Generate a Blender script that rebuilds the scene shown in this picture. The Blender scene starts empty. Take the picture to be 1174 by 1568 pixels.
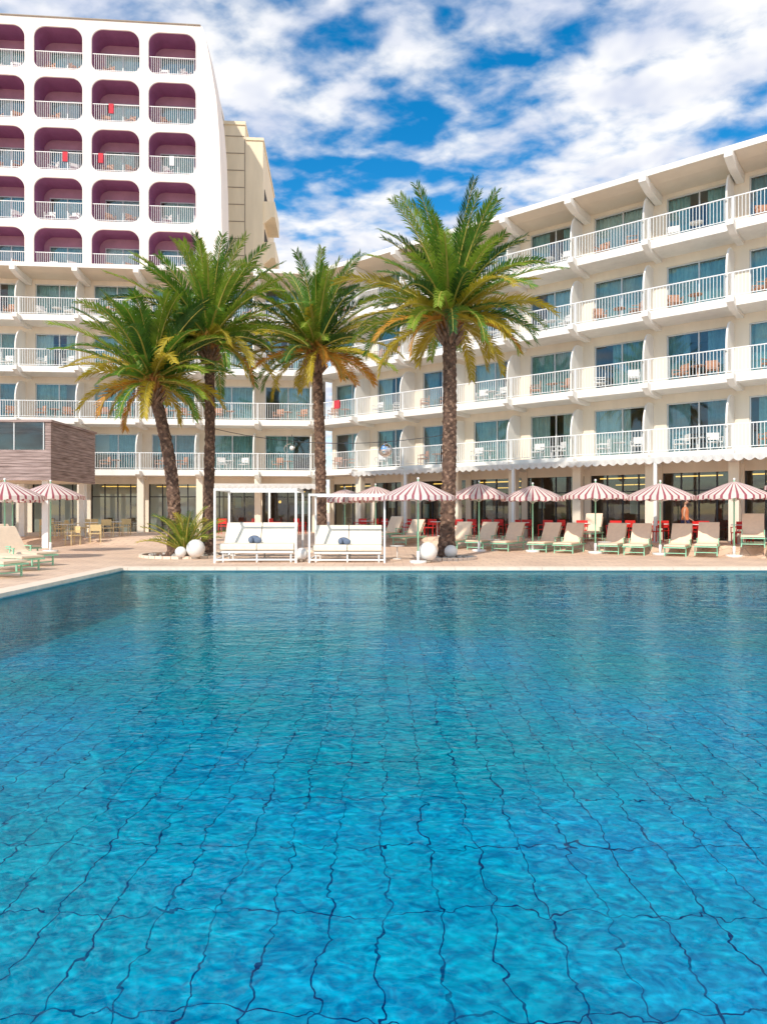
import bpy, math, random
from mathutils import Vector, Matrix
random.seed(7)
R=random.random
def U(a,b): return a+(b-a)*random.random()
scene=bpy.context.scene
COL=scene.collection

# ------------------------------------------------------------ materials
def newmat(name):
    m=bpy.data.materials.new(name); m.use_nodes=True
    nt=m.node_tree; nt.nodes.clear()
    out=nt.nodes.new('ShaderNodeOutputMaterial')
    return m,nt,out
def pbr(name,col,rough=0.7,metal=0.0,var=0.12,vscale=3.0,bump=0.0,bscale=30.0,emit=None,estr=0.0,spec=0.5,streak=False,trans=0.0):
    m,nt,out=newmat(name)
    b=nt.nodes.new('ShaderNodeBsdfPrincipled')
    b.inputs['Roughness'].default_value=rough
    b.inputs['Metallic'].default_value=metal
    b.inputs['Specular IOR Level'].default_value=spec
    tc=nt.nodes.new('ShaderNodeTexCoord')
    src=tc.outputs['Object']
    if streak:
        mp=nt.nodes.new('ShaderNodeMapping'); mp.inputs['Scale'].default_value=(1,1,0.18)
        nt.links.new(src,mp.inputs[0]); src=mp.outputs[0]
    n=nt.nodes.new('ShaderNodeTexNoise'); n.inputs['Scale'].default_value=vscale; n.inputs['Detail'].default_value=3
    n.inputs['Roughness'].default_value=0.65
    nt.links.new(src,n.inputs['Vector'])
    r=nt.nodes.new('ShaderNodeValToRGB')
    r.color_ramp.elements[0].position=0.3; r.color_ramp.elements[1].position=0.7
    r.color_ramp.elements[0].color=tuple(max(0,c*(1-var)) for c in col[:3])+(1,)
    r.color_ramp.elements[1].color=tuple(min(1,c*(1+var*0.6)) for c in col[:3])+(1,)
    nt.links.new(n.outputs[0],r.inputs[0]); nt.links.new(r.outputs[0],b.inputs['Base Color'])
    if bump>0:
        n2=nt.nodes.new('ShaderNodeTexNoise'); n2.inputs['Scale'].default_value=bscale; n2.inputs['Detail'].default_value=2
        nt.links.new(tc.outputs['Object'],n2.inputs['Vector'])
        bp=nt.nodes.new('ShaderNodeBump'); bp.inputs['Strength'].default_value=bump; bp.inputs['Distance'].default_value=0.02
        nt.links.new(n2.outputs[0],bp.inputs['Height']); nt.links.new(bp.outputs[0],b.inputs['Normal'])
    if emit:
        b.inputs['Emission Color'].default_value=tuple(emit)+(1,); b.inputs['Emission Strength'].default_value=estr
    if trans>0:
        t=nt.nodes.new('ShaderNodeBsdfTranslucent'); nt.links.new(r.outputs[0],t.inputs['Color'])
        mx=nt.nodes.new('ShaderNodeMixShader'); mx.inputs[0].default_value=trans
        nt.links.new(b.outputs[0],mx.inputs[1]); nt.links.new(t.outputs[0],mx.inputs[2]); nt.links.new(mx.outputs[0],out.inputs[0])
    else:
        nt.links.new(b.outputs[0],out.inputs[0])
    return m

M={}
M['wall']=pbr('cream_render',(0.85,0.75,0.61),0.85,var=0.08,vscale=1.2,streak=True)
M['fascia']=pbr('white_fascia',(0.88,0.84,0.77),0.8,var=0.08,vscale=1.5,streak=True)
M['soffit']=pbr('soffit_render',(0.80,0.68,0.54),0.85,var=0.06,vscale=1.0)
M['towerw']=pbr('tower_white_render',(0.87,0.80,0.74),0.85,var=0.07,vscale=0.8,bump=0.1,bscale=30,streak=True)
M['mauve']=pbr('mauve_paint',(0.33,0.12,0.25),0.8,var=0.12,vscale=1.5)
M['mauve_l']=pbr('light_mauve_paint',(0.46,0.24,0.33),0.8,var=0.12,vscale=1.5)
M['rail']=pbr('white_metal_rail',(0.82,0.82,0.80),0.45,var=0.03)
M['white']=pbr('white_paint',(0.84,0.83,0.80),0.5,var=0.04)
M['alu']=pbr('aluminium_frame',(0.62,0.63,0.62),0.4,metal=0.3,var=0.05)
M['dark']=pbr('dark_interior',(0.06,0.05,0.045),0.9,var=0.3)
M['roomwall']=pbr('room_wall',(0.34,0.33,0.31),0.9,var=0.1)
M['brown']=pbr('restaurant_wood',(0.11,0.06,0.035),0.7,var=0.4,vscale=5)
M['curt1']=pbr('teal_curtain',(0.34,0.56,0.56),0.9,var=0.2)
M['curt2']=pbr('pale_curtain',(0.62,0.72,0.70),0.9,var=0.1)
M['curt3']=pbr('blue_grey_curtain',(0.24,0.42,0.48),0.9,var=0.2)
M['chair']=pbr('rattan_chair',(0.46,0.24,0.15),0.7,var=0.2,vscale=20)
M['chairw']=pbr('white_plastic_chair',(0.75,0.74,0.72),0.4,var=0.05)
M['red']=pbr('red_chair_paint',(0.70,0.025,0.02),0.45,var=0.1)
M['cream_ch']=pbr('cream_chair',(0.80,0.62,0.32),0.5,var=0.08)
M['green']=pbr('green_metal',(0.32,0.66,0.44),0.45,var=0.08)
M['sling']=pbr('beige_sling_fabric',(0.88,0.68,0.50),0.85,var=0.07,vscale=6)
M['mattress']=pbr('ivory_mattress',(0.86,0.77,0.62),0.85,var=0.07,vscale=4)
M['pillow']=pbr('grey_blue_pillow',(0.15,0.19,0.27),0.9,var=0.12,vscale=12)
M['ured']=pbr('umbrella_red_stripe',(0.44,0.12,0.15),0.8,var=0.1,trans=0.3)
M['uwhite']=pbr('umbrella_white_stripe',(0.86,0.77,0.72),0.8,var=0.06,trans=0.3)
M['fabric']=pbr('awning_fabric',(0.86,0.84,0.80),0.85,var=0.05,trans=0.3)
M['towel_r']=pbr('red_towel',(0.6,0.05,0.07),0.9)
M['towel_w']=pbr('white_towel',(0.78,0.76,0.76),0.9)
M['towel_p']=pbr('pink_towel',(0.7,0.3,0.4),0.9)
M['yglow']=pbr('warm_strip_light',(0.8,0.5,0.1),0.5,emit=(1.0,0.55,0.12),estr=1.5)
M['coping']=pbr('coping_stone',(0.86,0.70,0.55),0.7,var=0.12,vscale=4)
M['band']=pbr('waterline_tile_band',(0.42,0.58,0.60),0.4,var=0.15,vscale=14)
M['soil']=pbr('planting_soil',(0.20,0.12,0.08),0.95,var=0.4,vscale=9,bump=0.6)
M['pebble']=pbr('pale_pebble',(0.55,0.50,0.44),0.8,var=0.2,vscale=9)
M['globe']=pbr('globe_lamp_plastic',(0.82,0.80,0.76),0.35,var=0.03)
M['concrete']=pbr('beige_concrete',(0.86,0.74,0.54),0.85,var=0.08,vscale=1.5,streak=True)
M['groove']=pbr('joint_grey',(0.34,0.28,0.22),0.9)  # plain dark tone for joint strips, pipes, tower cap and lamp bases
M['black']=pbr('dark_metal',(0.04,0.04,0.045),0.5)
M['mirror']=pbr('mirror_facets',(0.75,0.77,0.8),0.12,metal=1.0,var=0.25,vscale=14)
M['skin']=pbr('skin',(0.52,0.30,0.20),0.6,var=0.05)
M['hair']=pbr('dark_hair',(0.03,0.018,0.012),0.6,var=0.3,vscale=20)
M['orange']=pbr('orange_top_cloth',(0.62,0.20,0.08),0.85)
M['navy']=pbr('navy_cloth',(0.04,0.05,0.12),0.85)
M['trunk']=pbr('palm_trunk_bark',(0.14,0.08,0.055),0.95,var=0.65,vscale=5,bump=0.8,bscale=25)
M['trunk2']=pbr('palm_leaf_scar',(0.27,0.165,0.11),0.95,var=0.6,vscale=7,bump=0.8,bscale=25)
M['boot']=pbr('orange_leaf_base',(0.44,0.19,0.05),0.8,var=0.4,vscale=7)
M['f1']=pbr('frond_green',(0.12,0.26,0.025),0.45,var=0.4,vscale=2,trans=0.35)
M['f2']=pbr('frond_light_green',(0.26,0.38,0.035),0.45,var=0.35,vscale=2,trans=0.35)
M['f3']=pbr('frond_dark_green',(0.045,0.125,0.02),0.5,var=0.4,vscale=2,trans=0.3)
M['f4']=pbr('frond_yellow',(0.52,0.40,0.03),0.55,var=0.35,vscale=2,trans=0.35)
M['f5']=pbr('frond_ochre',(0.60,0.28,0.03),0.6,var=0.35,vscale=2,trans=0.3)
M['rachis']=pbr('frond_midrib',(0.46,0.38,0.07),0.6,var=0.2)

def glass_mat():
    m,nt,out=newmat('window_glass')
    lw=nt.nodes.new('ShaderNodeLayerWeight'); lw.inputs[0].default_value=0.35
    mr=nt.nodes.new('ShaderNodeMapRange'); mr.inputs[3].default_value=0.08; mr.inputs[4].default_value=0.75
    nt.links.new(lw.outputs['Fresnel'],mr.inputs[0])
    t=nt.nodes.new('ShaderNodeBsdfTransparent'); t.inputs[0].default_value=(0.84,0.96,0.94,1)
    g=nt.nodes.new('ShaderNodeBsdfGlossy'); g.inputs['Roughness'].default_value=0.03
    mx=nt.nodes.new('ShaderNodeMixShader')
    nt.links.new(mr.outputs[0],mx.inputs[0]); nt.links.new(t.outputs[0],mx.inputs[1]); nt.links.new(g.outputs[0],mx.inputs[2])
    nt.links.new(mx.outputs[0],out.inputs[0]); return m
M['glass']=glass_mat()

def timber():
    m,nt,out=newmat('weathered_timber_cladding')
    b=nt.nodes.new('ShaderNodeBsdfPrincipled'); b.inputs['Roughness'].default_value=0.8
    tc=nt.nodes.new('ShaderNodeTexCoord'); mp=nt.nodes.new('ShaderNodeMapping'); mp.inputs['Scale'].default_value=(0.5,0.5,8)
    n=nt.nodes.new('ShaderNodeTexNoise'); n.inputs['Scale'].default_value=2.2; n.inputs['Detail'].default_value=8
    r=nt.nodes.new('ShaderNodeValToRGB'); r.color_ramp.elements[0].color=(0.17,0.115,0.10,1); r.color_ramp.elements[1].color=(0.50,0.38,0.35,1)
    r.color_ramp.elements[0].position=0.3; r.color_ramp.elements[1].position=0.7
    nt.links.new(tc.outputs['Object'],mp.inputs[0]); nt.links.new(mp.outputs[0],n.inputs[0]); nt.links.new(n.outputs[0],r.inputs[0]); nt.links.new(r.outputs[0],b.inputs['Base Color'])
    nt.links.new(b.outputs[0],out.inputs[0]); return m
M['timber']=timber()

def paving():
    m,nt,out=newmat('terrace_paving')
    b=nt.nodes.new('ShaderNodeBsdfPrincipled'); b.inputs['Roughness'].default_value=0.6
    tc=nt.nodes.new('ShaderNodeTexCoord')
    br=nt.nodes.new('ShaderNodeTexBrick'); br.offset=0.5
    br.inputs['Scale'].default_value=1.0; br.inputs['Brick Width'].default_value=0.6; br.inputs['Row Height'].default_value=0.4
    br.inputs['Mortar Size'].default_value=0.012; br.inputs['Color1'].default_value=(0.86,0.63,0.46,1); br.inputs['Color2'].default_value=(0.76,0.54,0.40,1)
    br.inputs['Mortar'].default_value=(0.48,0.34,0.25,1)
    nt.links.new(tc.outputs['Object'],br.inputs[0])
    n=nt.nodes.new('ShaderNodeTexNoise'); n.inputs['Scale'].default_value=0.7; n.inputs['Detail'].default_value=5
    nt.links.new(tc.outputs['Object'],n.inputs[0])
    mx=nt.nodes.new('ShaderNodeMixRGB'); mx.blend_type='MULTIPLY'; mx.inputs[0].default_value=0.5
    r=nt.nodes.new('ShaderNodeValToRGB'); r.color_ramp.elements[0].position=0.35; r.color_ramp.elements[0].color=(0.70,0.66,0.64,1); r.color_ramp.elements[1].position=0.65; r.color_ramp.elements[1].color=(1,1,1,1)
    nt.links.new(n.outputs[0],r.inputs[0]); nt.links.new(br.outputs[0],mx.inputs[1]); nt.links.new(r.outputs[0],mx.inputs[2])
    nt.links.new(mx.outputs[0],b.inputs['Base Color']); nt.links.new(b.outputs[0],out.inputs[0]); return m
M['paving']=paving()

def pooltile():
    m,nt,out=newmat('pool_tiles')
    b=nt.nodes.new('ShaderNodeBsdfDiffuse')
    tc=nt.nodes.new('ShaderNodeTexCoord')
    def nzv(sc,det,loc=(0,0,0),dist=0.0,st=(1,1,1)):
        mp=nt.nodes.new('ShaderNodeMapping'); mp.inputs['Location'].default_value=loc; mp.inputs['Scale'].default_value=st; nt.links.new(tc.outputs['Object'],mp.inputs[0])
        n=nt.nodes.new('ShaderNodeTexNoise'); n.inputs['Scale'].default_value=sc; n.inputs['Detail'].default_value=det; n.inputs['Distortion'].default_value=dist
        nt.links.new(mp.outputs[0],n.inputs[0]); return n
    def vm(op,a,b_):
        n=nt.nodes.new('ShaderNodeVectorMath'); n.operation=op
        for i,q in enumerate((a,b_)):
            if isinstance(q,tuple): n.inputs[i].default_value=q
            else: nt.links.new(q,n.inputs[i])
        return n.outputs[0]
    def ramp(src,p0,c0,p1,c1):
        r=nt.nodes.new('ShaderNodeValToRGB'); r.color_ramp.elements[0].position=p0; r.color_ramp.elements[0].color=c0+(1,); r.color_ramp.elements[1].position=p1; r.color_ramp.elements[1].color=c1+(1,)
        nt.links.new(src,r.inputs[0]); return r.outputs[0]
    def mix(t,f,a,b_):
        n=nt.nodes.new('ShaderNodeMixRGB'); n.blend_type=t
        if isinstance(f,float): n.inputs[0].default_value=f
        else: nt.links.new(f,n.inputs[0])
        for i,q in ((1,a),(2,b_)):
            if isinstance(q,tuple): n.inputs[i].default_value=q
            else: nt.links.new(q,n.inputs[i])
        return n.outputs[0]
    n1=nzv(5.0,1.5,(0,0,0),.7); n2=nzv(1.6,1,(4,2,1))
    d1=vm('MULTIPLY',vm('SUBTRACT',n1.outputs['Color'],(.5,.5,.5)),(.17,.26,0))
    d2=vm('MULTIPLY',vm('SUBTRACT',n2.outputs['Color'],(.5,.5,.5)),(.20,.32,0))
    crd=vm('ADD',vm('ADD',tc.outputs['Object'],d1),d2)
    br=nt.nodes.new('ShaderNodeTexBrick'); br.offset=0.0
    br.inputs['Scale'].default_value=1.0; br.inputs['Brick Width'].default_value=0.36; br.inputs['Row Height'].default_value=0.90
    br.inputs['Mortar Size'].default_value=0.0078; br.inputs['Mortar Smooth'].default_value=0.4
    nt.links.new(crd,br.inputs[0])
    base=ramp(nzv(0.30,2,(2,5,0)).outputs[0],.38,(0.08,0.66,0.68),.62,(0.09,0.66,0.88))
    ripple_shade=ramp(nzv(5.0,3,(1,7,0),2.2,(1,1.2,1)).outputs[0],.36,(0.20,0.46,0.60),.66,(1,1,1))  # light and dark of the water ripples painted into the tile colour
    caustic_veins=ramp(nzv(2.6,3,(9,7,0),1.5).outputs[0],.50,(0,0,0),.72,(1,1,1))  # mask for lighter caustic highlights, also painted into the floor colour
    c=mix('MULTIPLY',.92,base,ripple_shade)
    c=mix('MIX',mix('MULTIPLY',1.0,caustic_veins,(.48,.48,.48,1)),c,(0.26,0.88,0.90,1))
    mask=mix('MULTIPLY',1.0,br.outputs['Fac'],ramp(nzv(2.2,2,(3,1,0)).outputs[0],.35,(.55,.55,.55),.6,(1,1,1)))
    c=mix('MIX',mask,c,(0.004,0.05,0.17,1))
    nt.links.new(c,b.inputs['Color']); nt.links.new(b.outputs[0],out.inputs[0]); return m
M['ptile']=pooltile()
def water():
    m,nt,out=newmat('pool_water_surface')
    tc=nt.nodes.new('ShaderNodeTexCoord')
    def noise(sc,det,stretch,dist,amp,rot=.25):
        mp=nt.nodes.new('ShaderNodeMapping'); mp.inputs['Scale'].default_value=stretch; mp.inputs['Rotation'].default_value=(0,0,rot)
        nt.links.new(tc.outputs['Object'],mp.inputs[0])
        n=nt.nodes.new('ShaderNodeTexNoise'); n.inputs['Scale'].default_value=sc; n.inputs['Detail'].default_value=det; n.inputs['Distortion'].default_value=dist
        nt.links.new(mp.outputs[0],n.inputs[0])
        mu=nt.nodes.new('ShaderNodeMath'); mu.operation='MULTIPLY'; mu.inputs[1].default_value=amp; nt.links.new(n.outputs[0],mu.inputs[0]); return mu.outputs[0]
    def add(a,b):
        n=nt.nodes.new('ShaderNodeMath'); n.operation='ADD'; nt.links.new(a,n.inputs[0]); nt.links.new(b,n.inputs[1]); return n.outputs[0]
    hgt=add(add(noise(1.1,1,(1,1.3,1),.4,.016),noise(4.6,2,(1,1.5,1),.7,.0115)),noise(15,1,(1,1.4,1),.3,.0026,-.4))
    bp=nt.nodes.new('ShaderNodeBump'); bp.inputs['Strength'].default_value=1.0; bp.inputs['Distance'].default_value=1.0
    nt.links.new(hgt,bp.inputs['Height'])
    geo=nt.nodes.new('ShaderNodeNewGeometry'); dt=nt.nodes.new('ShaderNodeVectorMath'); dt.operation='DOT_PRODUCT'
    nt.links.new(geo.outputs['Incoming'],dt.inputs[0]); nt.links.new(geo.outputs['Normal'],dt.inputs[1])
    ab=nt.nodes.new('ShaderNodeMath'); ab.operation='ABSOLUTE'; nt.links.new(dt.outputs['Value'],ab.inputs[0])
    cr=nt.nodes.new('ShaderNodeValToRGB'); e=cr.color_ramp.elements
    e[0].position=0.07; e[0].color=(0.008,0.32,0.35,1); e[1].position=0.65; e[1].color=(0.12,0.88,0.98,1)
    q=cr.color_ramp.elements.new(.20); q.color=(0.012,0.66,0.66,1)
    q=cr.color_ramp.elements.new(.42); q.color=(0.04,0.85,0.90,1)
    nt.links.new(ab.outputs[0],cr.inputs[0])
    gl=nt.nodes.new('ShaderNodeBsdfGlossy'); gl.inputs['Roughness'].default_value=0.012; gl.inputs['Color'].default_value=(0.60,0.92,0.98,1)
    tr=nt.nodes.new('ShaderNodeBsdfTransparent'); nt.links.new(cr.outputs[0],tr.inputs[0])
    nt.links.new(bp.outputs[0],gl.inputs['Normal'])
    fr=nt.nodes.new('ShaderNodeFresnel'); fr.inputs['IOR'].default_value=1.33; nt.links.new(bp.outputs[0],fr.inputs['Normal'])
    mu=nt.nodes.new('ShaderNodeMath'); mu.operation='MULTIPLY'; mu.inputs[1].default_value=0.72
    nt.links.new(fr.outputs[0],mu.inputs[0])
    mx=nt.nodes.new('ShaderNodeMixShader'); nt.links.new(mu.outputs[0],mx.inputs[0]); nt.links.new(tr.outputs[0],mx.inputs[1]); nt.links.new(gl.outputs[0],mx.inputs[2])
    nt.links.new(mx.outputs[0],out.inputs[0]); return m
M['water']=water()

# ------------------------------------------------------------ mesh builder
class MB:
    def __init__(s): s.v=[];s.f=[];s.m=[];s.mats=[];s.X=None;s.sm=[]
    def mi(s,k):
        if k not in s.mats: s.mats.append(k)
        return s.mats.index(k)
    def add(s,pts,faces,k,smooth=False):
        o=len(s.v)
        for p in pts:
            p=Vector(p)
            if s.X is not None: p=s.X@p
            s.v.append(tuple(p))
        i=s.mi(k)
        for f in faces:
            s.f.append([a+o for a in f]); s.m.append(i); s.sm.append(smooth)
    def box(s,x0,x1,y0,y1,z0,z1,k):
        s.add([(x0,y0,z0),(x1,y0,z0),(x1,y1,z0),(x0,y1,z0),(x0,y0,z1),(x1,y0,z1),(x1,y1,z1),(x0,y1,z1)],
              [(0,3,2,1),(4,5,6,7),(0,1,5,4),(1,2,6,5),(2,3,7,6),(3,0,4,7)],k)
    def prism(s,pts,off,k):
        n=len(pts); off=Vector(off)
        P=[Vector(p) for p in pts]; Q=[p+off for p in P]
        s.add(P+Q,[tuple(range(n))[::-1],tuple(range(n,2*n))]+[(i,(i+1)%n,n+(i+1)%n,n+i) for i in range(n)],k)
    def tube(s,path,rad,n,k,smooth=True,cap=True):
        path=[Vector(p) for p in path]
        pts=[];N=len(path)
        up=Vector((0,0,1))
        for i,p in enumerate(path):
            t=(path[min(i+1,N-1)]-path[max(i-1,0)]).normalized()
            a=t.cross(up)
            if a.length<0.05: a=t.cross(Vector((0,1,0)))
            a.normalize(); b=t.cross(a)
            r=rad[i] if isinstance(rad,(list,tuple)) else rad
            for j in range(n):
                an=2*math.pi*j/n
                pts.append(p+a*math.cos(an)*r+b*math.sin(an)*r)
        F=[]
        for i in range(N-1):
            for j in range(n):
                F.append((i*n+j,i*n+(j+1)%n,(i+1)*n+(j+1)%n,(i+1)*n+j))
        if cap: F.append(tuple(range(n))[::-1]); F.append(tuple(range((N-1)*n,N*n)))
        s.add(pts,F,k,smooth)
    def cyl(s,p0,p1,r,k,n=8): s.tube([p0,p1],r,n,k)
    def sphere(s,c,r,k,nu=20,nv=12,sc=(1,1,1),smooth=True):
        pts=[];F=[]
        for i in range(nv+1):
            th=math.pi*i/nv
            for j in range(nu):
                ph=2*math.pi*j/nu
                pts.append((c[0]+r*sc[0]*math.sin(th)*math.cos(ph),c[1]+r*sc[1]*math.sin(th)*math.sin(ph),c[2]+r*sc[2]*math.cos(th)))
        for i in range(nv):
            for j in range(nu):
                F.append((i*nu+j,(i+1)*nu+j,(i+1)*nu+(j+1)%nu,i*nu+(j+1)%nu))
        s.add(pts,F,k,smooth)
    def mesh(s,name):
        me=bpy.data.meshes.new(name); me.from_pydata(s.v,[],s.f)
        for k in s.mats: me.materials.append(M[k])
        me.polygons.foreach_set('material_index',s.m); me.polygons.foreach_set('use_smooth',s.sm)
        me.update(); return me
    def build(s,name,parent=None,mat=None):
        ob=bpy.data.objects.new(name,s.mesh(name)); COL.objects.link(ob)
        if parent: ob.parent=parent
        if mat is not None: ob.matrix_world=mat
        return ob
def empty(name,mat=None):
    e=bpy.data.objects.new(name,None); COL.objects.link(e)
    if mat is not None: e.matrix_world=mat
    return e
def inst(me,name,x,y,z,rot=0,sc=1.0):
    o=bpy.data.objects.new(name,me); COL.objects.link(o); o.location=(x,y,z); o.rotation_euler=(0,0,rot); o.scale=(sc,sc,sc); return o

# ------------------------------------------------------------ layout
CX,CY=-4.1,41.0
aR=math.atan2(-14,17.9); aL=math.atan2(1.5,18.1)
uR=Vector((math.cos(aR),math.sin(aR))); nR=Vector((uR.y,-uR.x))
uL=Vector((math.cos(aL),math.sin(aL))); nL=Vector((uL.y,-uL.x))
def ss(a,b,x):
    t=min(1,max(0,(x-a)/(b-a))); return t*t*(3-2*t)
TZ=0.38
def gz(x,y):
    d=Vector((x-CX,y-CY)); vR=d.dot(nR); vL=d.dot(nL)
    g=0
    if y>20:
        g=max(TZ*ss(9.5,6.5,vL),TZ*ss(3.0,2.5,vR))
    return g
# pool
PX0,PX1,PY0,PY1=-7.4,14.5,1.15,19.3
def coords(fine0,fine1,step,must,far):
    c=set()
    n=int((fine1-fine0)/step)
    for i in range(n+1): c.add(round(fine0+i*step,3))
    c={q for q in c if all(abs(q-m)>step*0.5 for m in must)}
    for m in must: c.add(m)
    for f in far: c.add(f)
    return sorted(c)
xs=coords(-30,30,0.5,[PX0,PX1],[-600,-200,-80,-45,45,80,200,600])
ys=coords(-2,46,0.5,[PY0,PY1],[-300,-60,-20,-8,60,100,250,900])
g=MB(); idx={}
pts=[];F=[]
for j,y in enumerate(ys):
    for i,x in enumerate(xs):
        idx[(i,j)]=len(pts); pts.append((x,y,gz(x,y) if abs(x)<=45 and y<=60 else (TZ if y>60 else 0)))
for j in range(len(ys)-1):
    for i in range(len(xs)-1):
        if xs[i]>=PX0 and xs[i+1]<=PX1 and ys[j]>=PY0 and ys[j+1]<=PY1: continue
        F.append((idx[(i,j)],idx[(i+1,j)],idx[(i+1,j+1)],idx[(i,j+1)]))
g.add(pts,F,'paving'); g.build('ground')
# pool basin
D=-1.05
p=MB()
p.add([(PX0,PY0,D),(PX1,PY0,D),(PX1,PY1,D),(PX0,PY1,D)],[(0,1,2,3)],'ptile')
for a,b in (((PX0,PY0),(PX1,PY0)),((PX1,PY0),(PX1,PY1)),((PX1,PY1),(PX0,PY1)),((PX0,PY1),(PX0,PY0))):
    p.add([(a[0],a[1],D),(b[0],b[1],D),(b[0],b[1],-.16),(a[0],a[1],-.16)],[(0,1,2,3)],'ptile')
    p.add([(a[0],a[1],-.16),(b[0],b[1],-.16),(b[0],b[1],0),(a[0],a[1],0)],[(0,1,2,3)],'band')
p.build('pool_basin')
# coping segments
c=MB(); W=0.42; ov=0.05
def cop(x0,x1,y0,y1,alongx):
    L=(x1-x0) if alongx else (y1-y0); n=int(L/0.6); st=L/n
    for i in range(n):
        if alongx: c.box(x0+i*st+0.004,x0+(i+1)*st-0.004,y0,y1,-0.045,0.035,'coping')
        else: c.box(x0,x1,y0+i*st+0.004,y0+(i+1)*st-0.004,-0.045,0.035,'coping')
cop(PX0-W,PX1+W,PY1-ov,PY1+W,True); cop(PX0-W,PX1+W,PY0-W,PY0+ov,True)
cop(PX0-W,PX0+ov,PY0+ov+.005,PY1-ov-.005,False); cop(PX1-ov,PX1+W,PY0+ov+.005,PY1-ov-.005,False)
c.build('pool_coping')
w=MB(); WZ=-0.08
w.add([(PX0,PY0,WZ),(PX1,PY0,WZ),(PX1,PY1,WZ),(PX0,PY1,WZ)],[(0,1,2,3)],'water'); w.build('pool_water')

# ------------------------------------------------------------ hotel wings
def add_chair(mb,x,y,z,rot,k,s=1.0):
    old=mb.X
    L=Matrix.Translation((x,y,z))@Matrix.Rotation(rot,4,'Z')@Matrix.Scale(s,4)
    mb.X=L if old is None else old@L
    for a in (-.24,.21):
        for b in (-.24,.21): mb.box(a,a+.03,b,b+.03,0,.44 if b<0 else .86,k)
    mb.box(-.25,.25,-.25,.25,.42,.46,k)
    mb.box(-.21,.21,.215,.235,.56,.86,k)
    for a in (-.26,.23): 
        mb.box(a,a+.035,-.25,.22,.63,.66,k); mb.box(a+.004,a+.03,-.245,-.22,.46,.63,k)
    mb.X=old
def add_table(mb,x,y,z,k,r=.35,h=.72):
    mb.cyl((x,y,z),(x,y,z+h-.03),.03,k,6); mb.cyl((x,y,z+h-.03),(x,y,z+h),r,k,14); mb.cyl((x,y,z),(x,y,z+.03),r*.6,k,12)
FL=[4.05,7.05,10.05,13.05]
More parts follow.
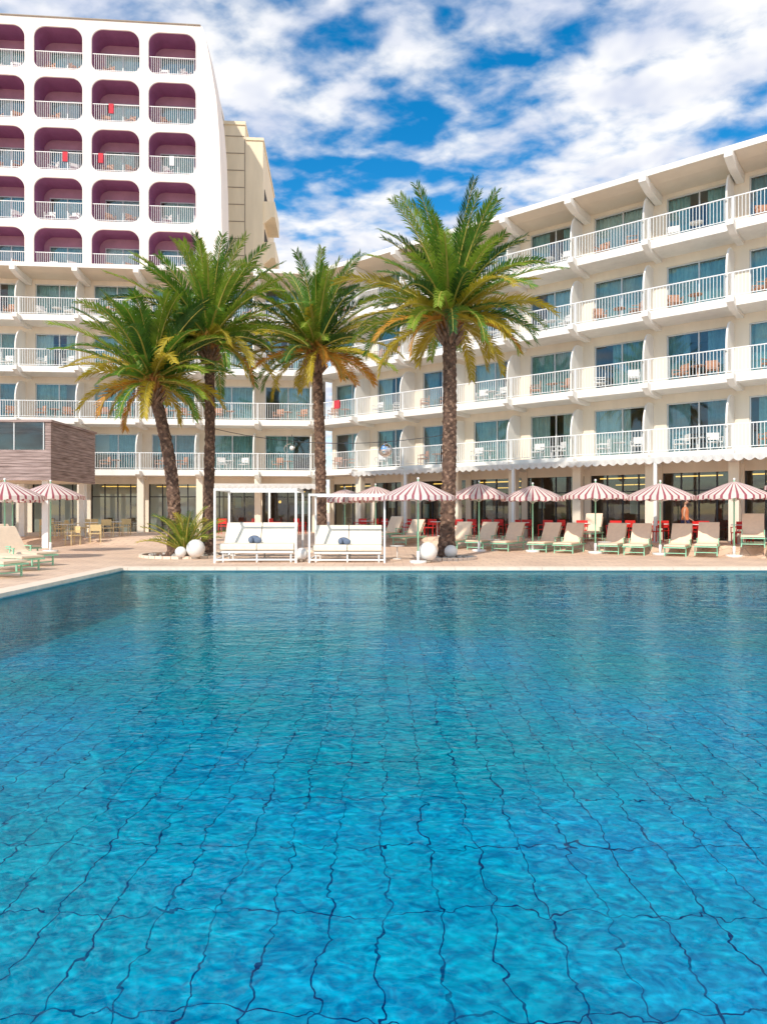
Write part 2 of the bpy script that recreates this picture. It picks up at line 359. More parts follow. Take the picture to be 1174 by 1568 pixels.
def wing(parent,tag,nb,bw,mat,zo,ext0,ext1,roofz):
    L=nb*bw
    S=MB();W=MB();Rl=MB();Fu=MB();C=MB();G=MB()
    a0,a1=-ext0,L+ext1
    PI=.32
    for fi,z in enumerate(FL):
        z+=zo
        S.box(a0,a1,0,5.4,z-.30,z,'fascia')
        S.box(a0,a1,-.03,-.002,z-.30,z+.05,'fascia')
        zc=z+2.70 if fi<3 else roofz+zo-.30
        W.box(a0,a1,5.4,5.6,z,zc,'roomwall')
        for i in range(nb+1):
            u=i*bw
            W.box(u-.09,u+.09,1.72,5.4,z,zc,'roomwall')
            lo=max(a0,u-PI); hi=min(a1,u+PI)
            W.box(lo,hi,1.5,1.7,z,zc,'wall')
            S.prism([(u-.13,-.55,z-.04),(u-.13,-.55,z-.26),(u-.13,0.0,z-.46),(u-.13,1.5,z-.46),(u-.13,1.5,z-.303),(u-.13,-.033,z-.303),(u-.13,-.033,z-.04)],(.26,0,0),'fascia')
            if 0<i:
                pr=[(1.498,0),(1.498,2.35)]
                for q in range(9):
                    t=q/8*math.pi/2
                    pr.append((1.0-.85*math.sin(t)*1.0,1.15+1.2*math.cos(t)))
                pr+= [(.15,0)]
                S.prism([(u-PI+.02,y,z+h) for y,h in pr],(.07,0,0),'fascia')
        for i in range(nb):
            u0=i*bw+PI; u1=(i+1)*bw-PI
            W.box(u0,u1,1.5,1.7,z+2.3,zc,'wall')
            Rl.box(u0,u1,1.57,1.63,z+2.24,z+2.3,'alu'); Rl.box(u0,u1,1.57,1.63,z,z+.06,'alu')
            um=(u0+u1)/2+U(-.05,.05)
            for q in (u0,um-.03,u1-.06): Rl.box(q,q+.06,1.56,1.64,z+.06,z+2.24,'alu')
            G.add([(u0,1.6,z+.06),(u1,1.6,z+.06),(u1,1.6,z+2.24),(u0,1.6,z+2.24)],[(0,1,2,3)],'glass')
            k=random.choice(['curt1','curt1','curt2','curt3','curt1'])
            cov=random.choice([(0,1),(0,1),(0,.62),(.3,1),(0,.8),(.12,1)])
            segs=[cov] if R()<.7 else [(0,.35),(.62,1)]
            for s0,s1 in segs:
                n=max(4,int((s1-s0)*30)); P=[];Q=[]
                for q in range(n+1):
                    uu=u0+(u1-u0)*(s0+(s1-s0)*q/n); yy=1.76+(.09 if q%2 else 0)+U(0,.05)
                    P+= [(uu,yy,z+.02),(uu,yy,z+2.3)]
                for q in range(n): Q.append((2*q,2*q+2,2*q+3,2*q+1))
                C.add(P,Q,k)
            r0=i*bw+.0; r1=(i+1)*bw
            Rl.box(r0,r1,.03,.08,z+1.02,z+1.06,'rail'); Rl.box(r0,r1,.04,.07,z+.12,z+.15,'rail')
            n=25
            for q in range(n):
                uu=r0+(q+.5)*(r1-r0)/n
                Rl.box(uu-.010,uu+.010,.044,.064,z+.15,z+1.02,'rail')
            Rl.box(r0-.025,r0+.025,.03,.08,z+.0,z+1.02,'rail')
            kk=random.choice(['chair','chair','chairw','chairw'])
            c0=(u0+u1)/2
            add_chair(Fu,c0-.65+U(-.2,.2),.85+U(-.15,.15),z,U(-1.2,1.2),kk)
            if R()<.8: add_chair(Fu,c0+.75+U(-.2,.2),.85+U(-.15,.15),z,U(-1.3,1),kk)
            if R()<.8: add_table(Fu,c0+.08+U(-.1,.1),.8,z,kk,.28,.66)
            if R()<.08:
                tk=random.choice(['towel_r','towel_w','towel_w','towel_p']); a=U(r0+.3,r1-1.0); b=a+U(.3,.5)
                hh=U(.35,.6)
                n=6;P=[];Q=[]
                for q in range(n+1):
                    uu=a+(b-a)*q/n; w_=.02*math.sin(q*2.1)
                    P+=[(uu,.0+w_,z+1.06-hh+U(-.02,.02)),(uu,.005,z+1.085),(uu,.10,z+1.08),(uu,.12+w_,z+.65)]
                for q in range(n):
                    for t in range(3): Q.append((4*q+t,4*q+4+t,4*q+5+t,4*q+1+t))
                Fu.add(P,Q,tk)
    zt=roofz+zo
    S.prism([(a0,-.55,zt-.02),(a0,-.55,zt-.20),(a0,.2,zt-.30),(a0,12,zt-.30),(a0,12,zt-.02)],(a1-a0,0,0),'soffit')
    S.box(a0,a1,-.60,-.553,zt-.22,zt+.02,'fascia')
    for i in range(nb+1):
        u=i*bw
        S.prism([(u-.15,-.85,zt-.26),(u-.15,-.85,zt-.50),(u-.15,0,zt-.66),(u-.15,1.5,zt-.66),(u-.15,1.5,zt-.305),(u-.15,.2,zt-.305),(u-.15,-.55,zt-.225)],(.30,0,0),'fascia')
    W.box(a0,a1,5.6,11.9,0,zt-.32,'wall')
    W.box(a0,a0+.2 if ext0>0.5 else a0+.05,1.72,5.38,0,zt-.32,'wall')
    zg=0.0; zc=FL[0]+zo-.30
    for i in range(nb+1):
        u=i*bw
        S.box(u-.19,u+.19,.15,.53,zg,zc,'wall')
        S.box(u-.15,u+.15,1.45,1.75,zg,zc,'wall')
    W.box(a0,a1,1.5,1.68,3.30,zc,'wall')
    W.box(a0,a1,5.38,5.58,zg,zc,'brown')
    W.box(a0,a1,1.76,5.38,3.42,3.46,'brown')
    for i in range(nb):
        u0=i*bw+.19;u1=(i+1)*bw-.19
        for q in (0,.25,.5,.75,1): 
            uu=u0+(u1-u0)*q; Rl.box(uu-.03,uu+.03,1.56,1.64,TZ,3.3,'black')
        Rl.box(u0,u1,1.575,1.625,2.5,2.56,'black')
        G.add([(u0,1.6,TZ),(u1,1.6,TZ),(u1,1.6,3.3),(u0,1.6,3.3)],[(0,1,2,3)],'glass')
        if R()<.75: Fu.box(u0+U(.05,.5),u1-U(.05,.6),1.9,1.95,3.14,3.19,'yglow')
        if R()<.5: Fu.box(u0+.4,u1-.5,3.6,3.65,2.9,2.94,'yglow')
        for q in range(2):
            add_table(Fu,u0+.8+q*1.4,2.9,TZ,'brown',.4); add_chair(Fu,u0+.8+q*1.4,2.3,TZ,math.pi,'brown'); 
        for q in range(2):
            if R()<.5: 
                a=u0+U(.2,2.2); b=U(1.0,2.0); Fu.box(a,a+U(.3,.8),5.3,5.37,b,b+U(.4,.9),random.choice(['curt2','curt3','cream_ch','curt1']))
        if R()<.6:
            a=u0+U(.4,2.4); Fu.cyl((a,3.2,2.3),(a,3.2,3.4),.01,'black',4); Fu.sphere((a,3.2,2.25),.09,'yglow',8,6)
    for o,nm in ((S,'slabs_and_columns'),(W,'walls'),(Rl,'railings_and_frames'),(G,'glazing'),(C,'curtains'),(Fu,'balcony_furniture')):
        o.build(tag+'_'+nm,parent,mat)
hotel=empty('hotel_building')
MR=Matrix.Translation((CX,CY,0))@Matrix.Rotation(aR,4,'Z')
wing(hotel,'right_wing',11,3.246,MR,0.004,0.0,0.3,15.82)
NBL=10;BWL=3.42
oL=Vector((CX,CY))-uL*(NBL*BWL)
ML=Matrix.Translation((oL.x,oL.y,0))@Matrix.Rotation(aL,4,'Z')
wing(hotel,'left_wing',NBL,BWL,ML,0.0,0.3,0.6,15.9)

# ------------------------------------------------------------ tower
tower=empty('hotel_tower')
T=MB();TG=MB();TR=MB()
MT=Matrix.Translation((-11.8,43.0,0))@Matrix.Rotation(math.radians(4.6),4,'Z')
PW,PH=3.46,3.12; OW,OH=2.92,2.62
base=16.35-PH*2
rows=7;cols=7
def rr(w,h,r,rb,n=7):
    o=[]
    for cxs,cys,a,rad in ((1,1,0,r),(-1,1,90,r),(-1,-1,180,rb),(1,-1,270,rb)):
        cx=cxs*(w/2-rad); cy=cys*(h/2-rad)
        for i in range(n+1):
            t=math.radians(a+90*i/n); o.append((cx+rad*math.cos(t),cy+rad*math.sin(t)))
    return o
def cellwall(uc,zc):
    hole=rr(OW,OH,.70,.50)
    out=[]
    for (x,y) in hole:
        k=min((PW/2)/abs(x) if abs(x)>1e-6 else 1e9,(PH/2)/abs(y) if abs(y)>1e-6 else 1e9)
        out.append((x*k,y*k))
    for sx in (1,-1):
        for sy in (1,-1):
            j=min(range(len(out)),key=lambda q:(out[q][0]-sx*PW/2)**2+(out[q][1]-sy*PH/2)**2)
            out[j]=(sx*PW/2,sy*PH/2)
    n=len(hole)
    P=[(uc+x,0,zc+y) for x,y in out]+[(uc+x,0,zc+y) for x,y in hole]+[(uc+x*.985,.06,zc+y*.985) for x,y in hole]
    T.add(P,[(i,(i+1)%n,n+(i+1)%n,n+i) for i in range(n)],'towerw')
    T.add(P,[(n+i,n+(i+1)%n,2*n+(i+1)%n,2*n+i) for i in range(n)],'towerw')
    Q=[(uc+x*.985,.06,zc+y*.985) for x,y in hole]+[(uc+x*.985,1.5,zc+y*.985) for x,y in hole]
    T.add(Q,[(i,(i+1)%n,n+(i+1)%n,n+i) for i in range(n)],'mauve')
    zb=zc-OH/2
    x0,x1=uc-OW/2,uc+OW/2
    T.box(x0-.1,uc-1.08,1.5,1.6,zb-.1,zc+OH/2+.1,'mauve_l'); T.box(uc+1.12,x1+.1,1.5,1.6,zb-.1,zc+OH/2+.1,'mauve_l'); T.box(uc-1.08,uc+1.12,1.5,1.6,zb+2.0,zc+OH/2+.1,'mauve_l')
    for q in (uc-1.08,uc,uc+1.05): TR.box(q,q+.06,1.48,1.54,zb,zb+2.0,'alu')
    TR.box(uc-1.08,uc+1.11,1.485,1.54,zb+1.94,zb+2.0,'alu')
    TG.add([(uc-1.08,1.52,zb),(uc+1.12,1.52,zb),(uc+1.12,1.52,zb+2),(uc-1.08,1.52,zb+2)],[(0,1,2,3)],'glass')
    k=random.choice(['curt1','curt2','curt1','curt3']); n2=26;P=[];Q=[]
    s0,s1=random.choice([(0,1),(0,.8),(.1,1),(0,1)])
    for q in range(n2+1):
        uu=uc-1.08+2.2*(s0+(s1-s0)*q/n2); yy=1.66+(.06 if q%2 else 0)
        P+=[(uu,yy,zb-.05),(uu,yy,zb+2.1)]
    T.add(P,[(2*q,2*q+2,2*q+3,2*q+1) for q in range(n2)],k)
    TR.box(x0+.04,x1-.04,.10,.14,zb+1.10,zb+1.14,'rail'); TR.box(x0+.2,x1-.2,.10,.13,zb+.1,zb+.13,'rail')
    for q in range(22):
        uu=x0+.1+(OW-.2)*(q+.5)/22; TR.box(uu-.009,uu+.009,.11,.128,zb+.06,zb+1.10,'rail')
    kk=random.choice(['chair','chairw'])
    add_chair(TR,uc-.6+U(-.2,.2),.75,zb+.02,U(-1,1),kk)
    if R()<.6: add_chair(TR,uc+.7,.75,zb+.02,U(-1,1),kk)
    if R()<.10:
        a=uc+U(-1.1,.4); TR.box(a,a+.3,.05,.09,zb+.55,zb+1.15,random.choice(['towel_r','towel_w']))
for cI in range(cols):
    for rI in range(rows):
        cellwall(-1.46-cI*PW,base+(rI+.5)*PH)
topz=base+rows*PH
uA=-1.46-(cols-1)*PW-PW/2; uB=-1.46+PW/2
T.box(uA,uB,0,10,topz,topz+.28,'towerw')
T.box(uA-.05,uB+.02,-.06,.2,topz+.282,topz+.34,'groove')
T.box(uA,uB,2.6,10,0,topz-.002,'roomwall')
T.box(uA-.3,uA,0,10,0,topz+.28,'towerw')
T.box(uA,uB,0,1.6,0,base,'towerw')
fl=[(uB+.003,topz+.28),(uB+.12,topz+.26),(uB+.30,topz-.3),(uB+.62,topz-1.9),(uB+1.0,topz-4.3),(uB+1.18,topz-6.6),(uB+1.28,topz-9.5),(uB+1.33,topz-12.5),(uB+1.4,topz-16),(uB+1.45,0),(uB+.003,0)]
T.prism([(u,0.0,z) for u,z in fl],(0,3.2,0),'towerw')
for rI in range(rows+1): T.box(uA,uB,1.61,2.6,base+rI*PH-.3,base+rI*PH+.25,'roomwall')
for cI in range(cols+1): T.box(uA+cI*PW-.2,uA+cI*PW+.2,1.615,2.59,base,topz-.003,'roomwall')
T.build('tower_walls',tower,MT);TG.build('tower_glazing',tower,MT);TR.build('tower_railings',tower,MT)

# rear block
B=MB()
MBk=Matrix.Translation((-12.2,50,0))@Matrix.Rotation(math.radians(4),4,'Z')
B.box(-1.5,2.05,0,9,0,30.0,'concrete'); B.box(2.051,3.35,-.0,9,0,28.9,'concrete')
B.box(-1.6,2.10,-.08,9.1,30.0,30.25,'concrete'); B.box(2.10,3.42,-.08,9.1,28.9,29.1,'concrete')
for i in range(14):
    z=29.2-i*1.25
    B.box(.62,2.0,-.03,-.002,z-.05,z,'groove')
B.box(.15,.22,-.06,-.002,0,30,'groove'); B.box(.50,.56,-.10,-.002,0,30.0,'groove'); B.box(2.02,2.08,-.02,-.002,0,29,'groove')
for i in range(5):
    z=11.4+i*3.0
    B.box(3.351,4.2,.2,4.0,z,z+.25,'concrete')
    B.box(4.12,4.20,.2,4.0,z+.25,z+1.15,'concrete'); B.box(3.351,4.12,.2,.28,z+.25,z+1.15,'concrete')
    B.box(3.352,3.38,1.0,3.5,z+.3,z+2.4,'dark')
    add_chair(B,3.72,1.0,z+.25,1,'chair')
    B.prism([(3.351,.18,z-.5),(3.95,.18,z),(3.351,.18,z)],(0,.2,0),'concrete')
B.build('apartment_block',None,MBk)

# ------------------------------------------------------------ timber pavilion left
pv=MB()
Xr=-14.6;y0,y1=30.0,34.6;z0,z1=3.0,5.55
nbrd=17
h=(z1-z0)/nbrd
for i in range(nbrd):
    a=z0+i*h;b=a+h-.012
    pv.box(Xr-.05,Xr,y0+.0,y1,a,b,'timber')
    if a<4.35: pv.box(-30,Xr-.052,y0,y0+.05,a,b,'timber')
    else: pv.box(Xr-.25,Xr-.052,y0,y0+.05,a,b,'timber')
pv.box(-30,Xr-.06,y0+.06,y1,z0+.0,z0+.15,'wall')
pv.box(-30,Xr-.06,y0+.06,y0+.1,z0+.16,4.3,'dark'); pv.box(Xr-.1,Xr-.055,y0+.11,y1,z0+.16,z1,'dark')
pv.box(-30.2,Xr+.06,y0-.06,y1+.1,z1+.002,z1+.10,'timber')
pv.box(-30,Xr-.3,y1-.1,y1,4.3,z1,'roomwall')
for x in range(12):
    xx=Xr-.3-x*1.3; pv.box(xx-.05,xx,y0+.01,y0+.06,4.3,z1,'alu')
pv.add([(-30,y0+.03,4.3),(Xr-.3,y0+.03,4.3),(Xr-.3,y0+.03,z1),(-30,y0+.03,z1)],[(0,1,2,3)],'glass')
for x in (-15.2,-18.2,-21.2,-24.2): pv.box(x,x+.28,y0+.4,y0+.68,0,z0,'white')
for x in (-15.2,-18.2,-21.2,-24.2): pv.box(x,x+.28,y1-.5,y1-.2,0,z0,'white')
for i in range(6): add_chair(pv,-16-i*1.4,32,4.3-.6+.0,U(0,6),'chairw')
pv.build('timber_clad_pavilion')

# ------------------------------------------------------------ awnings
def awning(name,u0,u1,ytop,yfront,zt,zf,val,mat,posts,pz):
    a=MB()
    a.add([(u0,ytop,zt),(u1,ytop,zt),(u1,yfront,zf),(u0,yfront,zf)],[(0,1,2,3)],'fabric')
    n=int((u1-u0)/.36); st=(u1-u0)/n
    P=[];Q=[]
    sub=8
    for i in range(n*sub+1):
        u=u0+(u1-u0)*i/(n*sub); t=(i%sub)/sub
        zz=zf-val*(.62+.38*math.sin(math.pi*t)); yy=yfront-.012+.02*math.sin(i*.9)
        P+=[(u,yfront-.012,zf+.02),(u,yy,zz)]
    for i in range(n*sub): Q.append((2*i,2*i+2,2*i+3,2*i+1))
    a.add(P,Q,'fabric')
    a.box(u0,u1,yfront-.002,yfront+.06,zf-.07,zf-.012,'white')
    for q in posts:
        a.box(q-.06,q+.06,yfront+.0,yfront+.12,pz,zf-.072,'white')
        a.box(q-.12,q+.12,yfront-.06,yfront+.18,pz,pz+.03,'white')
    return a.build(name,None,mat)
awning('terrace_awning',4.2,35,0.05,-1.55,3.86,3.78,.26,MR,[7.8,13.9,20.2,26.6],TZ)
awning('entrance_awning',-6.2,0.2,0.1,-1.4,3.3,3.12,.22,Matrix.Translation((CX,CY,0))@Matrix.Rotation(aL,4,'Z'),[-6.1,-2.6],TZ)

# ------------------------------------------------------------ umbrella
def umbrella_mesh(rad=1.28,H=2.72):
    u=MB(); n=96; rings=7
    pts=[[None]*n for _ in range(rings+2)]
    for r in range(rings+1):
        t=r/rings
        for j in range(n):
            a=2*math.pi*j/n
            ph=(j%12)/12.0; sag=math.sin(math.pi*ph)
            rr_=rad*t*(1-.045*sag*t)
            z=H-.52*(t**1.25)-.05*sag*t*(1-t)*2+.02*sag*t
            pts[r][j]=(rr_*math.cos(a),rr_*math.sin(a),z)
    for j in range(n):
        x,y,z=pts[rings][j]; ph=(j%6)/6.0
        pts[rings+1][j]=(x*1.01,y*1.01,z-.10-.05*math.sin(math.pi*ph))
    flat=[p for r in pts for p in r]
    for k,sel in (('ured',0),('uwhite',1)):
        Fs=[]
        for r in range(rings+1):
            for j in range(n):
                if (0 if j%3==0 else 1)==sel: Fs.append((r*n+j,(r+1)*n+j,(r+1)*n+(j+1)%n,r*n+(j+1)%n))
        u.add(flat,Fs,k)
    u.cyl((0,0,.05),(0,0,H+.06),.028,'green',8)
    u.sphere((0,0,H+.08),.045,'white',8,6)
    for j in range(8):
        a=2*math.pi*j/8
        u.cyl((0,0,H-.03),(rad*.99*math.cos(a),rad*.99*math.sin(a),H-.54),.009,'white',4)
        u.cyl((0,0,H-.75),(rad*.5*math.cos(a),rad*.5*math.sin(a),H-.245),.008,'white',4)
    u.cyl((0,0,0),(0,0,.09),.28,'white',18); u.cyl((0,0,.09),(0,0,.4),.05,'white',10)
    return u.mesh('parasol')
um=umbrella_mesh()
def scr(x,d): return (x-587)/1045*d
for px,d,s in ((640,21.3,.93),(733,27.6,1),(815,27.2,1),(911,26.2,1),(1010,25.3,1),(1123,24.2,1),(1235,23.2,1),(528,31.5,1),(575,30.3,1),(78,27,1),(8,22.6,.98),(20,30,1)):
    x=scr(px,d); o=inst(um,'striped_parasol',x,d,gz(x,d),U(0,.8),s); o.scale=(s,s,s*U(.97,1.03))

# ------------------------------------------------------------ lounger (foot towards -Y)
def lounger_mesh():
    l=MB(); w=.37
    for sx in (-w,w-.035):
        l.box(sx,sx+.035,-1.25,.75,.30,.345,'green')
        for y in (-1.05,.45): l.box(sx,sx+.035,y,y+.04,0,.30,'green')
        l.box(sx+.003,sx+.032,-.1,-.065,.345,.56,'green'); l.box(sx-.003,sx+.038,-.12,.40,.56,.585,'green')
    l.box(-w+.035,w-.035,-1.25,-1.21,.305,.34,'green'); l.box(-w+.035,w-.035,.70,.74,.305,.34,'green'); l.box(-w+.035,w-.035,.46,.49,.1,.13,'green'); l.box(-w+.035,w-.035,-1.04,-1.01,.1,.13,'green')
    prof=[(-1.22,.36),(-.6,.365),(0,.355),(.10,.40),(.62,1.08),(.67,1.11)]
    P=[]
    th=.055
    for y,z in prof: P.append((-w+.02,y,z))
    for y,z in prof[::-1]: P.append((-w+.02,y-(.04 if z>.5 else 0),z+th))
    l.prism(P,(2*w-.04,0,0),'sling')
    for sx in (-w+.015,w-.045): l.prism([(sx,.14,.35),(sx,.18,.35),(sx,.70,1.0),(sx,.66,1.0)],(.03,0,0),'sling')
    for sx in (-w+.03,w-.05): l.prism([(sx,.42,.70),(sx,.45,.72),(sx,.62,.34),(sx,.59,.34)],(.02,0,0),'green')
    return l.mesh('lounger')
lm=lounger_mesh()
rotR=math.radians(-32)
for px,d in ((598,33.5),(630,32.8),(703,30.3),(742,29.6),(782,28.6),(838,27.9),(874,27.2),(940,26.7),(978,26.0),(1040,25.4),(1083,24.9),(1152,24.4),(1195,23.8),(905,29.3),(1260,23)):
    x=scr(px,d); inst(lm,'sun_lounger',x,d,gz(x,d),rotR+U(-.07,.07))
for x,y,r in ((-11.0,20.6,1.15),(-10.6,18.9,1.2),(-10.1,17.0,1.25),(-12.9,22.7,1.1),(-10.2,15.0,1.25),(-13.4,24.5,1.1)):
    inst(lm,'sun_lounger',x,y,gz(x,y),r)

# ------------------------------------------------------------ daybeds
def daybed_mesh():
    b=MB();w=1.3;dp=2.2;H=2.34;s=.065
    for x in (-w,w-s):
        for y in (0,dp): b.box(x,x+s,y,y+s,0,H,'white')
        b.box(x+.002,x+s-.002,s,dp,H-s,H-.003,'white'); b.box(x+.002,x+s-.002,s,dp,.08,.13,'white')
    for y in (0,dp):
        b.box(-w+s,w-s,y+.002,y+s-.002,H-s,H-.003,'white'); b.box(-w+s,w-s,y+.002,y+s-.002,.08,.13,'white')
    b.box(-w+.15,w-.15,.25,dp-.15,.30,.36,'white')
    for x in (-w+.2,-.025,w-.25):
        for y in (.3,dp-.3): b.box(x,x+.05,y,y+.05,0,.30,'white')
    for x0,x1 in ((-w+.13,-.012),(.012,w-.13)):
        prof=[(.24,.38),(.21,.42),(.21,.54),(.25,.585),(1.0,.60),(1.45,1.22),(1.53,1.25),(1.58,1.21),(1.58,1.15),(1.22,.55),(1.10,.38)]
        b.prism([(x0,y,z) for y,z in prof],(x1-x0,0,0),'mattress')
    for cx in (-.16,):
        b.sphere((cx,.80,.72),.17,'pillow',16,10,(1.1,.5,.75)); b.sphere((cx+.13,.68,.69),.13,'pillow',16,10,(1.0,.6,.8)); b.sphere((cx-.1,.70,.70),.11,'pillow',12,8,(.8,.9,1))
    return b.mesh('daybed')
dm=daybed_mesh()
inst(dm,'canopy_daybed',scr(391,21.4),21.4,0,0.02,1.0); inst(dm,'canopy_daybed',scr(531,21.4),21.4,0,0,.93)

# ------------------------------------------------------------ globe lamps
def globe(r):
    m=MB(); m.sphere((0,0,r+.05),r,'globe',28,18); m.cyl((0,0,0),(0,0,.08),r*.45,'groove',16); return m.mesh('globe')
for px,py,r in ((277,848,.19),(300,841,.31),(462,832,.2),(690,832,.22),(655,846,.30)):
    d=22.0 if px!=655 else 21.6
    if px in (277,300): d=23.2
    if px==690: d=23.0
    x=scr(px,d); inst(globe(r),'globe_lamp',x,d,0,0)

# ------------------------------------------------------------ palms
def frond(mb,o,az,el,Ln,kleaf,droop,n=56,lw=.064,ll=.48):
    h=Vector((math.cos(az),math.sin(az),0)); side=Vector((-math.sin(az),math.cos(az),0))
    segs=12; p=Vector(o); path=[p.copy()]; tang=[]
    e=el
    for i in range(segs):
        t=i/segs
        e-=droop*(.15+1.9*t)/segs
        d=h*math.cos(e)+Vector((0,0,math.sin(e))); tang.append(d)
        p=p+d*(Ln/segs); path.append(p.copy())
    tang.append(tang[-1])
    mb.tube(path,[.04*(1-.85*i/segs)+.004 for i in range(segs+1)],4,'rachis',True,False)
    tw=U(-.6,.6)
    for i in range(n):
        t=.12+.88*(i+R()*.5)/n
        f=min(t*segs,segs-.001); a=int(f); q=path[a].lerp(path[a+1],f-a); T_=tang[a]
        nrm=side.cross(T_)*-1
        if nrm.z<0 and abs(el)<1.4: nrm=-nrm
        l=ll*(math.sin(math.pi*(.14+.74*t))**.6)*U(.85,1.1)
        for sg in (-1,1):
            sd=(side*math.cos(tw)+nrm*math.sin(tw))*sg
            fw=.85+.75*t
            d=(sd*1.0+T_*fw+nrm*U(.15,.6)).normalized()
            m_=q+d*l*.55; e_=q+(d+Vector((0,0,-.18*U(.2,1.5)))).normalized()*l
            wv=T_*lw*.5
            mb.add([q-wv*.6,q+wv*.6,m_+wv,m_-wv,e_+wv*.12,e_-wv*.12],[(0,1,2,3),(3,2,4,5)],kleaf)
def palm(name,base,crown,r0,nf,Ln,seed,lean=0.0):
    random.seed(seed)
    e=empty(name)
    t=MB(); b=Vector(base); c_=Vector(crown)
    H=(c_-b).length; N=int(H/.075); n=18
    pts=[];FA=[];FB=[]
    for i in range(N+1):
        s=i/N
        p=b.lerp(c_,s)+Vector((lean*math.sin(math.pi*s),0.1*math.sin(2.2*s),0))
        rad=r0*(1.0+.35*math.exp(-s*14)-.12*s+(.22*ss(.90,1,s)))*(1+.04*math.sin(i*.9+math.sin(i*.31)*2))
        for j in range(n):
            a=2*math.pi*(j+(i%2)*.5)/n
            k=(.07 if (j+i//2)%3==0 else -.02)+U(-.06,.06)
            rr2=rad*(1+k)
            pts.append(p+Vector((rr2*math.cos(a),rr2*math.sin(a),U(-.02,.02))))
    for i in range(N):
        for j in range(n):
            f=(i*n+j,i*n+(j+1)%n,(i+1)*n+(j+1)%n,(i+1)*n+j)
            (FA if (((j+i//2)%3) and R()<.8) or R()<.45 else FB).append(f)
    t.add(pts,FA,'trunk'); t.add(pts,FB,'trunk2')
    for i in range(80):
        a=i*2.39996; s=i/80; zz=-.65+s*.9
        d=Vector((math.cos(a),math.sin(a),0))
        o=c_+Vector((0,0,zz))+d*r0*.95
        tip=o+d*(.30-.1*s)+Vector((0,0,.28+.25*s))
        sd=Vector((-math.sin(a),math.cos(a),0))*.07
        t.add([o-sd,o+sd,tip+sd*.4,tip-sd*.4,o+Vector((0,0,-.14)),tip-d*.02-Vector((0,0,.08))],[(0,1,2,3),(0,4,5,3),(1,2,5,4)],'boot' if s>.35 else 'trunk2')
    t.build('trunk',e)
    f=MB()
    o=c_+Vector((0,0,.12))
    for i in range(nf):
        s=i/(nf-1)
        el=math.radians(86-96*(s**.92))+U(-.14,.14)
        az=i*2.39996+U(-.35,.35)
        L_=Ln*U(.78,1.06)*(1-.22*ss(.55,1,s))
        if s<.45: k=random.choice(['f2','f1','f1','f2','f3'])
        elif s<.70: k=random.choice(['f1','f3','f2','f1','f4'])
        elif s<.86: k=random.choice(['f4','f1','f3','f2','f4'])
        else: k=random.choice(['f4','f5','f4','f1'])
        frond(f,o+Vector((math.cos(az)*.15,math.sin(az)*.15,.35*(1-s))),az,el,L_,k,U(.5,1.05)*(.75+.6*s))
    for i in range(18):
        az=R()*6.28; frond(f,o+Vector((0,0,.0)),az,math.radians(U(10,60)),1.2,'f5',1.6,10,.04,.18)
    f.build('crown_fronds',e)
def P3(px,py,d): return (scr(px,d),d,1.6+(784-py)*d/1045)
palm('palm_tree',(scr(268,25),25,0),P3(233,592,25),.235,72,3.5,11,lean=.25)
palm('palm_tree',(scr(317,26.5),26.5,0),P3(320,530,26.5),.205,84,4.1,12,lean=.05)
palm('palm_tree',(scr(492,28),28,0),P3(484,545,28),.225,74,3.85,13,lean=.05)
palm('palm_tree',(scr(683,23.5),23.5,0),P3(688,497,23.5),.25,98,3.9,14,lean=.06)
random.seed(5)
y=MB()
for i in range(26):
    s=i/25; frond(y,(0,0,.15),i*2.4,math.radians(82-50*s)+U(-.1,.1),U(1.5,2.0),random.choice(['f2','f1','f4','f2']),U(.5,.9),24,.035,.3)
yo=y.build('young_palm_shrub'); yo.location=(scr(284,24.2),24.2,0)
def bed(x,y,rx,ry):
    b=MB(); n=36
    P=[(x+rx*math.cos(2*math.pi*i/n),y+ry*math.sin(2*math.pi*i/n),.035) for i in range(n)]
    b.add(P,[tuple(range(n))],'soil')
    for i in range(n):
        a=2*math.pi*i/n; b.X=Matrix.Translation((x+rx*math.cos(a),y+ry*math.sin(a),0))@Matrix.Rotation(a,4,'Z'); b.box(-.05,.06,-.5*rx*2*math.pi/n*.95,.5*rx*2*math.pi/n*.95,0,.09,'coping'); b.X=None
    for i in range(60):
        a=R()*6.28;q=R()**.5*.9; b.sphere((x+rx*q*math.cos(a),y+ry*q*math.sin(a),.05),U(.03,.09),'pebble',7,5,(1,1,.6))
    b.build('planting_bed')
bed(scr(290,24.8),24.9,1.7,1.7); bed(scr(684,23.5),23.4,.95,.95); bed(scr(491,28),28,.9,.9)

# ------------------------------------------------------------ terrace chairs and tables
cm={}
for k in ('red','cream_ch','chairw'):
    q=MB(); add_chair(q,0,0,0,0,k); cm[k]=q.mesh('chair_'+k)
q=MB(); add_table(q,0,0,0,'white',.4,.74); tm=q.mesh('table')
for i in range(17):
    u=4.6+i*1.55
    for v,rt in ((1.9,0),(.75,math.pi)):
        P=Vector((CX,CY))+uR*(u+U(-.1,.1))+nR*(v-.6)
        inst(cm['red'],'red_dining_chair',P.x,P.y,TZ,aR+rt+U(-.4,.4)+(math.pi if v>1 else 0)+math.pi)
    P=Vector((CX,CY))+uR*u+nR*.75; inst(tm,'dining_table',P.x,P.y,TZ)
for i in range(4):
    P=Vector((CX,CY))+uL*(-5+i*1.4)+nL*2.6; inst(cm['red'],'red_dining_chair',P.x,P.y,TZ,U(0,6))
for i,(px,d) in enumerate(((95,33),(112,31.5),(128,34),(146,32),(165,33.5),(182,35),(104,35.5),(140,36),(192,36),(70,34),(84,36.5))):
    x=scr(px,d); inst(cm['cream_ch'],'cream_dining_chair',x,d,gz(x,d),U(0,6.28))
